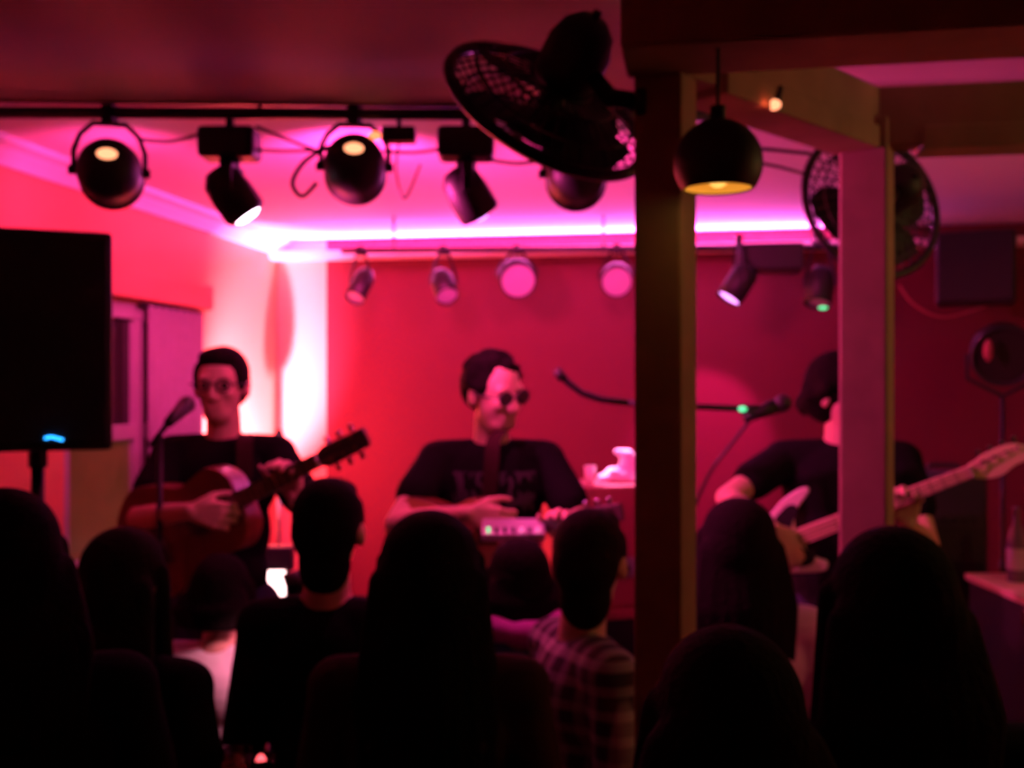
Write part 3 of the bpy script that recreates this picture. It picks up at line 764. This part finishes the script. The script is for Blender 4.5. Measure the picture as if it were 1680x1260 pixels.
# --- musicians (facing the camera)
FACE = YAW + PI
def musician(label, px, d, H, rot, rh, lh, **kw):
    """rh / lh: (wrist point, elbow pole, finger direction, palm normal, curl) in room axes"""
    pos = root_at(px, d, ZST)
    arms = {}
    for s, q in ((1, rh), (-1, lh)):
        arms[s] = dict(wrist=loc_of(pos, rot, q[0]), pole=dloc(rot, q[1]), d=dloc(rot, q[2]), n=dloc(rot, q[3]), curl=q[4])
    return person(label, pos, rot, H, arms=arms, voxel=.006, face=True, **kw)
cf = (.7, .8, .5)
musician('standing guitarist in glasses and plain black T-shirt with short hair, before the lit corner', 366, 3.30, 1.76, FACE,
         (at(312, 838, 2.93), -RV - ZV * .6 + FV * .2, RV * .9 - ZV * .15, FV - ZV * .1, (.4, .5, .4)),
         (at(484, 816, 2.955), RV * .6 - ZV + FV * .2, ZV * .9 - RV * .15 - FV * .1, -FV * .85 - RV * .3, cf),
         shirt='black_cloth', hair='short', glasses='clear', wide=.93, sleeve=.58, head=(0, -.02, .0))
musician('curly-haired guitarist in dark glasses and printed black T-shirt, head turned', 806, 3.22, 1.745, FACE,
         (at(768, 842, 2.90), -RV - ZV * .5 + FV * .1, RV * .95 - ZV * .25, FV - ZV * .1, (.4, .5, .4)),
         (at(938, 898, 2.84), RV * .8 - ZV + FV * .2, ZV * .9 - RV * .15 - FV * .1, -FV * .85 - RV * .3, cf),
         shirt='printed_shirt', hair='curly', glasses='dark', wide=.94, sleeve=.55, head=(.7, -.22, .10))
musician('bass player in dark T-shirt partly hidden behind the paler post', 1382, 3.28, 1.74, FACE + -.15,
         (at(1268, 868, 2.93), -RV - ZV * .2 + FV * .1, RV * .55 - ZV * .8, FV - RV * .3, (.3, .5, .4)),
         (at(1490, 860, 2.915), RV * .5 - ZV + FV * .2, ZV * .9 - RV * .1 - FV * .1, -FV * .85 - RV * .2, cf),
         shirt='charcoal_cloth', hair='bob', hair_len=-.075, hair_w=1.14, wide=1.02, sleeve=.55, head=(.75, -.05, .10))

# ------------------------------------------------------------------ guitars
def spline(pts, n=8):
    out = []; N = len(pts); P = [V((*p, 0)) for p in pts]
    for i in range(N):
        p0, p1_, p2_, p3 = P[i - 1], P[i], P[(i + 1) % N], P[(i + 2) % N]
        for k in range(n):
            t = k / n
            q = .5 * ((2 * p1_) + (-p0 + p2_) * t + (2 * p0 - 5 * p1_ + 4 * p2_ - p3) * t * t + (-p0 + 3 * p1_ - 3 * p2_ + p3) * t ** 3)
            out.append((q.x, q.y))
    return out
ACO = [(-.25, 0), (-.225, .11), (-.13, .188), (-.03, .165), (.05, .125), (.11, .132), (.18, .140), (.235, .09), (.245, .03),
       (.245, -.03), (.235, -.09), (.18, -.140), (.11, -.132), (.05, -.125), (-.03, -.165), (-.13, -.188), (-.225, -.11)]
ELE = [(-.20, 0), (-.19, .10), (-.12, .155), (-.03, .135), (.04, .115), (.12, .15), (.20, .165), (.225, .145), (.16, .10), (.12, .045),
       (.12, -.04), (.14, -.09), (.175, -.125), (.155, -.15), (.09, -.135), (.02, -.115), (-.06, -.145), (-.14, -.155), (-.19, -.10)]
def guitar(name, label, P0, P1, kind, body_m, top_m, neck_m, cat='guitar'):
    P0 = V(P0); P1 = V(P1); x = (P1 - P0); L = x.length; x.normalize()
    z = -FV + ZV * .12; z = (z - x * z.dot(x)).normalized(); y = z.cross(x)
    LL = {'aco': .74, 'bass': .98}[kind]; s = L / LL
    M = Matrix((x * s, y * s, z * s)).transposed().to_4x4(); M.translation = P0
    e = empty(name, label, cat, M=M)
    thick = .095 if kind == 'aco' else .042
    o = spline(ACO if kind == 'aco' else ELE)
    bd = MB().prism(o, -thick, 0).build('body', body_m, e, bevel=.006)
    if kind == 'aco':
        MB().prism([(px_ * .985, py_ * .985) for px_, py_ in o], 0, .003).build('soundboard', top_m, e)
        MB().lathe([(0, .0045), (.048, .0045)], Matrix.Translation((.085, 0, 0)), 24, cap=False).build('soundhole', 'black_plastic', e)
        MB().lathe([(.05, .004), (.058, .0055), (.058, .003)], Matrix.Translation((.085, 0, 0)), 24, cap=False).build('rosette', 'rosewood', e)
        MB().box((-.085, 0, .008), (.03, .17, .012)).build('bridge', 'rosewood', e, bevel=.003)
        n0, n1_, nut = .20, .56, .56; hl = .18; ns = 6; br = -.08
    else:
        pg = spline([(-.06, -.11), (.03, -.095), (.12, -.11), (.15, -.07), (.12, -.045), (.10, .03), (.16, .10), (.13, .125), (.05, .09), (-.02, .07), (-.05, -.03)])
        MB().prism(pg, 0, .003).build('pickguard', top_m, e)
        MB().box((-.14, 0, .009), (.06, .09, .016)).build('bridge', 'chrome', e, bevel=.003)
        for px_ in (-.04, .05): MB().box((px_, 0, .008), (.03, .09, .014)).build('pickup', 'black_plastic', e, bevel=.003)
        for i in range(3): MB().cyl((-.10 + i * .035, -.115, 0), (-.10 + i * .035, -.115, .018), .010, n=12).build('control_knob', 'chrome', e)
        n0, n1_, nut = .09, .77, .77; hl = .21; ns = 4; br = -.14
    w0, w1 = (.028, .022) if kind == 'aco' else (.031, .021)
    MB().prism([(n0, -w0), (n1_, -w1), (n1_, w1), (n0, w0)], -.018, .006).build('neck', neck_m, e, bevel=.006)
    fbd = MB().prism([(n0 - .03, -w0), (n1_, -w1), (n1_, w1), (n0 - .03, w0)], .006, .012).build('fretboard', 'rosewood' if kind == 'aco' else neck_m, e)
    for i in range(1, 15):
        fx = n1_ - (n1_ - br) * (1 - 2 ** (-i / 12))
        if fx > n0 - .02: MB().box((fx, 0, .0125), (.0025, 2 * w0 * .9, .002)).build('fret', 'chrome', fbd)
    if kind == 'aco': ho = [(n1_, -.022), (n1_ + .03, -.034), (n1_ + hl, -.030), (n1_ + hl + .004, 0), (n1_ + hl, .030), (n1_ + .03, .034), (n1_, .022)]
    else: ho = spline([(n1_, -.022), (n1_ + .04, -.045), (n1_ + .09, -.052), (n1_ + .15, -.035), (n1_ + .21, -.035), (n1_ + .215, .0), (n1_ + .16, .04), (n1_ + .08, .042), (n1_ + .02, .028), (n1_, .022)], 4)
    h = MB().prism(ho, -.016, .002).build('headstock', 'rosewood' if kind == 'aco' else neck_m, e, bevel=.003)
    MB().box((n1_, 0, .011), (.006, 2 * w1, .012)).build('nut', 'cream_lacquer', e)
    for i in range(ns):
        if kind == 'aco': sx = n1_ + .05 + (i % 3) * .045; sy = -1 if i < 3 else 1; pw = .030
        else: sx = n1_ + .05 + i * .042; sy = 1; pw = .034
        pg_ = MB().cyl((sx, sy * pw * .6, 0), (sx, sy * pw * .6, .014), .005, n=8).build('tuning_peg', 'chrome', h)
        MB().box((sx, sy * (pw + .016), -.008), (.016, .022, .008)).build('tuning_key', 'chrome', h, bevel=.002)
        ys = ((i / (ns - 1)) - .5)
        MB().tube([(br, ys * .05, .018), (n1_, ys * w1 * 1.6, .018), (sx, sy * pw * .6, .012)], .0008 if kind == 'aco' else .0014, 4).build('string', 'chrome', e)
    return e, M
gA, MA = guitar('acoustic_guitar', 'dark acoustic guitar held by the guitarist in glasses', at(296, 868, 3.03), at(600, 716, 2.83), 'aco', 'guitar_mahogany', 'guitar_mahogany', 'rosewood')
gB, MBm = guitar('acoustic_guitar', 'brown acoustic guitar held by the curly-haired guitarist', at(722, 892, 2.99), at(1020, 840, 2.72), 'aco', 'guitar_mahogany', 'guitar_spruce', 'rosewood')
gC, MC = guitar('bass_guitar', 'pale bass guitar with a long maple neck held behind the paler post', at(1262, 900, 2.99), at(1690, 736, 2.76), 'bass', 'cream_lacquer', 'black_plastic', 'maple', 'bass guitar')
def strap(e, M, pts):
    Mi = M.inverted(); P = [Mi @ V(p) for p in pts]
    out = []
    for i in range(len(P) - 1):
        p0 = P[max(i - 1, 0)]; a = P[i]; b = P[i + 1]; p3 = P[min(i + 2, len(P) - 1)]
        for k in range(8):
            t = k / 8; out.append(.5 * ((2 * a) + (-p0 + b) * t + (2 * p0 - 5 * a + 4 * b - p3) * t * t + (-p0 + 3 * a - 3 * b + p3) * t ** 3))
    out.append(P[-1])
    m = MB(); vs = []
    sd = Mi.to_3x3() @ RV; sd.normalize()
    nf = Mi.to_3x3() @ -FV; nf.normalize()
    for p in out: vs += [p - sd * .028, p + sd * .028, p + sd * .028 + nf * .004, p - sd * .028 + nf * .004]
    fs = []
    for i in range(len(out) - 1):
        for k in range(4): fs.append((i * 4 + k, i * 4 + (k + 1) % 4, i * 4 + 4 + (k + 1) % 4, i * 4 + 4 + k))
    m._add(vs, fs).build('strap', 'brown_cloth', e)
strap(gA, MA, [at(404, 712, 3.25), at(402, 728, 3.17), at(395, 800, 3.13), at(345, 855, 3.12)])
strap(gB, MBm, [at(835, 700, 3.17), at(812, 718, 3.08), at(806, 760, 3.05), at(800, 870, 3.05)])

# ------------------------------------------------------------------ microphones and small stage gear
def mic(e, p, dr, name='microphone_head', m='dark_steel', hl=.17):
    dr = V(dr).normalized(); p = V(p)
    MB().ell(p, (.026, .026, .029), frame((0, 0, 0), dr).to_3x3()).build(name, m, e, smooth=True)
    MB().cyl(p + dr * .02, p + dr * hl, .023, .014).build('microphone_handle', 'black_plastic', e, smooth=True)
# vocal microphone on a boom, between the posts
mp = at(1283, 662, 3.02); base = root_at(1092, 3.02, ZST)
e = empty('microphone_stand', 'boom microphone stand with a green light aimed at the bass player', 'microphone stand', base)
L = lambda p: V(p) - base
round_base(e, at(1092, 664, 3.02).z - ZST)
MB().tube([L(at(1030, 661, 3.02)), L(at(1092, 665, 3.02)), L(at(1225, 671, 3.02))], .009, 8).build('boom', 'black_metal', e, smooth=True)
MB().tube([L(at(1030, 661, 3.02)), L(at(985, 655, 3.02)), L(at(955, 645, 3.02)), L(at(932, 628, 3.02)), L(at(917, 612, 3.02))], .010, 8).build('gooseneck', 'black_metal', e, smooth=True)
MB().cyl(L(at(924, 622, 3.02)), L(at(912, 606, 3.02)), .015, .012, n=12).build('gooseneck_tip', 'black_plastic', e, smooth=True)
MB().cyl(L(at(1215, 671, 3.02)), L(at(1245, 672, 3.02)), .015, n=12).build('clip', 'black_plastic', e, smooth=True)
MB().ell(L(at(1218, 671, 2.995)), (.012, .008, .008)).build('indicator', 'glow_green', e, smooth=True)
tag_m = empty('microphone', 'vocal microphone at the bass player\'s mouth', 'microphone', mp)
mic(tag_m, (0, 0, 0), at(1222, 686, 3.02) - mp, hl=.12)
cable('microphone cable falling slantwise behind the dark post to the stage', [at(1230, 690, 3.03), at(1195, 735, 3.05), at(1165, 775, 3.06), at(1140, 830, 3.06)], .005)
# vocal microphone for the guitarist in glasses
base = root_at(262, 2.98, ZST + .0)
e = empty('microphone_stand', 'dark microphone stand beside the guitarist in glasses', 'microphone stand', base)
L = lambda p: V(p) - base
jt = at(262, 712, 2.98)
round_base(e, jt.z - ZST)
MB().tube([L(at(246, 732, 2.98)), L(jt), L(at(278, 692, 2.95))], .008, 8).build('boom', 'black_metal', e, smooth=True)
mp2 = at(306, 664, 3.03)
t2 = empty('microphone', 'vocal microphone at the mouth of the guitarist in glasses', 'microphone', mp2)
mic(t2, (0, 0, 0), at(278, 692, 2.93) - mp2, hl=.12)
# mixer on a stand before the curly-haired guitarist
mx0 = at(842, 880, 2.80); base = V((mx0.x, mx0.y, 0))
e = empty('mixer', 'small silver mixer with lit buttons on a stand before the curly-haired guitarist', 'mixer', mx0, YAW)
MB().box((0, 0, .018), (.17, .10, .024), Matrix.Rotation(.30, 3, 'X')).build('case', 'silver_plastic', e, bevel=.005)
for i in range(7):
    mm = 'glow_green' if i == 0 else ('glow_button' if i in (4, 6) else 'black_plastic')
    MB().cyl((-.066 + i * .022, -.045, .019), (-.066 + i * .022, -.050, .030), .0045, n=10).build('button' if i in (0, 4, 6) else 'mixer_knob', mm, e)
ms = empty('mixer_stand', 'chrome stand under the small silver mixer', 'stand', base)
MB().cyl((0, 0, .02), (0, 0, mx0.z + .005), .012, n=12).build('pole', 'chrome', ms, smooth=True)
MB().lathe([(0, .0), (.14, 0), (.14, .012), (.03, .03), (0, .03)], None, 24, cap=False).build('foot', 'dark_steel', ms, smooth=True)
# loudspeaker stack with towel and cup, red-lit top
ct = at(1010, 792, 3.95)
e = empty('amplifier_stack', 'tall red amplifier stack with a towel and a cup on top', 'amplifier', (ct.x, ct.y, ZST), YAW + .30)
hz = ct.z - ZST; wz = .46; dz = .30
MB().box((0, dz / 2 - .1, hz * .32), (wz, dz, hz * .64)).build('speaker_cabinet', 'cabinet_vinyl', e, bevel=.012)
MB().box((0, dz / 2 - .1, hz * .82), (wz, dz, hz * .36)).build('amplifier_head', 'cabinet_vinyl', e, bevel=.012)
MB().box((0, -.102, hz * .32), (wz - .06, .006, hz * .58)).build('grille_cloth', 'black_grille', e)
ctl = MB().box((0, -.102, hz * .76), (wz - .05, .006, .07)).build('control_panel', 'silver_plastic', e)
for i in range(7): MB().cyl((-.16 + i * .052, -.10, hz * .76), (-.16 + i * .052, -.122, hz * .76), .012, n=12).build('control_knob', 'black_plastic', ctl)
# towel
tw = at(1022, 786, 3.98); tw.z = ct.z
b = MB(); r3 = random.Random(3)
b.ell((0, 0, .028), (.075, .06, .034)); b.ell((.022, .01, .07), (.038, .036, .05)); b.ell((.012, 0, .108), (.030, .026, .022)); b.ell((-.015, -.005, .118), (.022, .02, .012)); b.ell((-.06, -.01, .018), (.04, .04, .02))
for i in range(14): b.ell((r3.uniform(-.06, .05), r3.uniform(-.045, .045), r3.uniform(.01, .05)), (.022, .022, .014))
ob = b.fuse('towel', 'towel', None, .006, 3); ob.location = tw + V((0, 0, -.002)); tag(ob, 'crumpled white towel heaped on the amplifier stack', 'towel')
cp = at(968, 792, 3.93); cp.z = ct.z
e = empty('cup', 'pale plastic cup standing beside the towel on the amplifier stack', 'cup', cp)
MB().lathe([(0, 0), (.017, 0), (.021, .062), (.018, .062), (.015, .004), (0, .004)], None, 20, cap=False).build('cup_wall', 'white_cloth', e, smooth=True)
MB().lathe([(.019, .060), (.0225, .061), (.0225, .065), (.018, .065)], None, 20, cap=False).build('rim', 'white_cloth', e, smooth=True)
# guitar amplifier behind the bass headstock
q = at(1565, 850, 3.68)
e = empty('amplifier', 'black combo amplifier below the bass headstock', 'amplifier', (q.x, q.y, ZST), YAW - .1)
hz2 = at(1568, 782, 3.6).z - ZST
MB().box((0, .12, hz2 / 2), (.23, .26, hz2)).build('cabinet', 'black_plastic', e, bevel=.012)
MB().box((0, -.012, hz2 * .42), (.19, .008, hz2 * .7)).build('grille', 'black_grille', e)
pnl = MB().box((0, -.012, hz2 * .88), (.19, .008, .06)).build('control_panel', 'dark_steel', e)
for i in range(5): MB().cyl((-.07 + i * .035, -.012, hz2 * .88), (-.07 + i * .035, -.03, hz2 * .88), .009, n=10).build('control_knob', 'black_plastic', pnl)
MB().tube([(-.06, .12, hz2 - .005), (-.05, .12, hz2 + .025), (.05, .12, hz2 + .025), (.06, .12, hz2 - .005)], .009, 6).build('handle', 'black_plastic', e)
# equipment case with a pale top at the right, bottle on it
q = at(1742, 960, 3.35)
e = empty('equipment_case', 'tall equipment case with a pale top beyond the paler post', 'case', (q.x, q.y, ZST), YAW)
zt = q.z - ZST
MB().box((0, 0, zt / 2 - .01), (.42, .42, zt - .02)).build('case_body', 'black_plastic', e, bevel=.01)
MB().box((0, 0, zt - .012), (.44, .44, .024)).build('case_top', 'maple', e, bevel=.005)
for sx in (-1, 1):
    for zz in (.05, zt - .06): MB().box((sx * .20, -.205, zz), (.05, .02, .05)).build('corner_plate', 'chrome', e, bevel=.004)
bt = at(1668, 945, 3.42); bt.z = q.z
e = empty('bottle', 'dark bottle standing on the pale-topped equipment case', 'bottle', bt)
MB().lathe([(0, 0), (.03, 0), (.031, .01), (.031, .13), (.026, .16), (.013, .19), (.012, .235), (.014, .236), (.014, .245), (0, .245)], None, 20, cap=False).build('glass', 'green_bottle_glass', e, smooth=True)
MB().lathe([(.0315, .04), (.0315, .11)], None, 20, cap=False).build('paper_label', 'lamp_face', e, smooth=True)
# round-faced stage light at the far right
q = at(1645, 580, 4.15)
e = empty('stage_light', 'round black stage light on a stand beyond the paler post', 'stage light', (q.x, q.y, ZST))
zz = q.z - ZST
M = frame((0, 0, zz), -FV - RV * .35 - ZV * .25)
MB().lathe([(0, -.13), (.07, -.12), (.118, -.06), (.125, .05), (.115, .06), (.108, .04)], M, 28, cap=False).build('housing', 'black_plastic', e, smooth=True)
MB().lathe([(0, .038), (.108, .036)], M, 28, cap=False).build('lens', 'dark_glass', e)
MB().tube([M @ V((-.13, 0, 0)), M @ V((-.13, 0, 0)) - ZV * .1, V((0, 0, zz - .17)), M @ V((.13, 0, 0)) - ZV * .1, M @ V((.13, 0, 0))], .009, 6).build('yoke', 'black_metal', e)
round_base(e, zz - .165)
MB().ell(V((0, 0, zz)) + RV * -.095 - FV * .08 + ZV * .01, (.018, .015, .045)).build('highlight_blob', 'cabinet_vinyl', e, smooth=True)  # pink blob added in place of a highlight on the housing

# ------------------------------------------------------------------ flood lamps at the lit corner
fl = at(451, 940, 4.15)
e = empty('flood_lamp', 'dark flood lamp with a blazing white face, low in the lit corner', 'flood lamp', (fl.x, fl.y, ZST), YAW)
zf = fl.z - ZST; kf = 4.15 / FPX
MB().box((-.012, .03, zf + .055), (.16, .07, .10)).build('ballast', 'black_plastic', e, bevel=.008)
MB().prism([(-.024 * 2.3, .02), (.024 * 2.0, .02), (.024 * 2.0, -.105), (-.024 * 1.2, -.105)], -.02, .02, Matrix.Translation((0, .01, zf)) @ Matrix.Rotation(PI / 2, 4, 'X')).build('housing', 'black_plastic', e)
MB().prism([(-.022 * 2.3, .012), (.022 * 2.0, .012), (.022 * 2.0, -.105), (-.022 * 1.2, -.105)], .021, .026, Matrix.Translation((0, .01, zf)) @ Matrix.Rotation(PI / 2, 4, 'X')).build('lamp_glass', 'glow_flood', e)
MB().cyl((0, .03, .0), (0, .03, zf - .05), .016, n=12).build('pole', 'black_metal', e)
MB().lathe([(0, 0), (.13, 0), (.13, .015), (.03, .035), (0, .035)], Matrix.Translation((0, .03, 0)), 24, cap=False).build('foot', 'black_metal', e, smooth=True)
FLOOD = V((fl.x, fl.y, fl.z))
# small round par on a pole at the stage edge
ps = at(488, 957, 2.60)
e = empty('pole_lamp', 'small round lamp with a white-hot face on a pole at the stage edge', 'stage light', (ps.x, ps.y, 0), YAW)
M = frame((0, 0, ps.z), V((-.9, -.25, -.3)))
MB().lathe([(0, -.05), (.022, -.045), (.032, -.01), (.034, .03), (.030, .03)], M, 20, cap=False).build('housing', 'dark_steel', e, smooth=True)
MB().lathe([(0, .026), (.031, .024)], M, 20, cap=False).build('lens', 'glow_flood', e)
MB().cyl((0, 0, .02), (0, 0, ps.z - .028), .008, n=8).build('pole', 'black_metal', e)
MB().lathe([(0, 0), (.09, 0), (.09, .012), (0, .02)], None, 20, cap=False).build('foot', 'black_metal', e)
POLE = M @ V((0, 0, .05)); POLE = Matrix.Rotation(YAW, 3, 'Z') @ POLE + V((ps.x, ps.y, 0))
# added unseen foam-headed stand, placed to cast the oval shadow in the corner
LIGHT = FLOOD + V((-.03, .12, .09)); WPT = at(457, 478, 5.08); cs = LIGHT.lerp(WPT, .42)
e = empty('microphone_stand', 'added foam-headed stand casting the oval wall shadow behind the guitarist in glasses', 'microphone stand', (cs.x, cs.y, ZST))
MB().ell((0, 0, cs.z - ZST - .10), (.031, .031, .10)).build('shadow_caster_foam', 'black_cloth', e, smooth=True)
round_base(e, cs.z - ZST - .16)

# ------------------------------------------------------------------ audience (backs to the camera)
def aud(label, px, top_y, d, **kw):
    H = at(px, top_y, d).z / 1.0
    rot = kw.pop('rot', 0)
    pos = root_at(px, d)
    kw.setdefault('voxel', .0085)
    hh = H - .012
    return person(label, pos, YAW + rot, hh, group=None, **kw)
aud('dark-haired listener in black close to the loudspeaker stand', 8, 805, 1.72, hair='long', hair_len=.12, shirt='black_cloth', rot=.5)
aud('long-haired listener in black between loudspeaker stand and white-shirted listener', 203, 866, 2.22, hair='long', hair_len=.16, shirt='black_cloth', rot=-.35, hair_m='brown_hair', sleeve=.9)
aud('listener with a dark bob and white shirt catching the light', 362, 908, 2.80, hair='bob', hair_len=-.06, shirt='white_cloth', rot=-.2)
aud('short-haired man in black standing below the stage', 537, 782, 2.40, hair='short', shirt='black_cloth', wide=.82, sleeve=.9)
aud('listener with very long dark hair and dark red top', 705, 840, 2.00, hair='long', hair_len=.32, shirt='brown_cloth', hair_w=1.13, sleeve=.9)
aud('dark-haired listener wrapped in a chunky purple scarf below the mixer', 852, 884, 2.62, hair='bob', hair_len=-.05, shirt='teal_cloth', rot=.3, collar='purple_cloth')
aud('short-haired man in a plaid shirt beside the dark timber post', 960, 832, 2.28, hair='short', shirt='plaid_cloth', sleeve=.9, rot=-1.2, head=(.9, 0, 0), wide=.86, hair_m='brown_hair')
aud('long-haired listener in a mauve top between the two posts', 1212, 818, 2.62, hair='long', hair_len=.17, shirt='mauve_cloth', hair_w=1.12, sleeve=.9)
aud('big dark-haired listener in black before the paler post', 1466, 868, 1.50, hair='long', hair_len=.12, shirt='black_cloth', wide=1.1, sleeve=.9)
aud('listener in black before the dark timber post, hair tied low', 1196, 1032, 1.18, hair='bob', hair_len=-.02, shirt='black_cloth', sleeve=.9)

# ------------------------------------------------------------------ bar table with glasses
tp = at(405, 630, 2.08); TZ = 1.12
e = empty('bar_table', 'small round bar table with a candle glass', 'table', (tp.x, tp.y, 0))
MB().lathe([(0, TZ - .025), (.12, TZ - .025), (.125, TZ - .012), (.12, TZ), (0, TZ)], None, 32, cap=False).build('table_top', 'rosewood', e, smooth=False)
MB().cyl((0, 0, .02), (0, 0, TZ - .02), .025, n=14).build('column', 'black_metal', e, smooth=True)
MB().lathe([(0, 0), (.15, 0), (.15, .012), (.04, .03), (0, .03)], None, 28, cap=False).build('foot', 'black_metal', e, smooth=True)
def tumbler(label, px, py, d, glow, h=.09):
    p = at(px, py, d); p.z = TZ
    e = empty('tumbler', label, 'glass', p, 0)
    MB().lathe([(0, 0), (.026, 0), (.032, h), (.029, h), (.024, .006), (0, .006)], None, 20, cap=False).build('glass_wall', 'clear_glass', e, smooth=True)
    if glow:
        c = MB().lathe([(0, .006), (.022, .006), (.023, .055), (0, .055)], None, 18, cap=False).build('candle', 'white_cloth', e)
        MB().ell((0, 0, .074), (.011, .011, .020)).build('flame', 'glow_candle', c, smooth=True)
    else:
        MB().lathe([(0, .007), (.0235, .007), (.028, h * .7), (0, h * .7)], None, 18, cap=False).build('drink', 'guitar_spruce', e, smooth=True)
tumbler('candle glass glowing red on the small round bar table', 428, 1300, 2.06, True)
tumbler('half-full drinking glass on the small round bar table', 388, 1290, 2.10, False)

# ------------------------------------------------------------------ stage lighting (one light in each lit lamp)
PINK = (1, .035, .30); MAG = (1, .05, .30)
spot('corner_flood_light', LIGHT, V((XL, LIGHT.y + .36, 1.72)), 1150, (1, .17, .34), 76, .8, .012)
spot('pole_lamp_light', POLE, at(388, 1095, 2.7), 5, (1, .25, .4), 56, .6, .02)
spot('moving_head_light_a', mh1[0], at(1395, 640, 2.75), 130, (1, .05, .36), 80, .6, .03)
spot('moving_head_light_b', mh2[0], at(830, 690, 3.2), 20, MAG, 156, .3, .03)
for k_, (en, sz) in enumerate(((32, 105), (140, 105), (80, 105))):
    spot('par_can_light', PARS[k_][0], PARS[k_][0] + PARS[k_][1], en, PINK, sz, .8, .06)
spot('violet_spot_light', sA[0] + sA[1] * .1, at(1150, 740, 4.9), 60, (1, .03, .35), 46, .4, .03)
spot('rear_spot_light', at(1008, 478, 4.22), at(1018, 775, 3.98), 190, (1, .25, .6), 22, .5, .02)
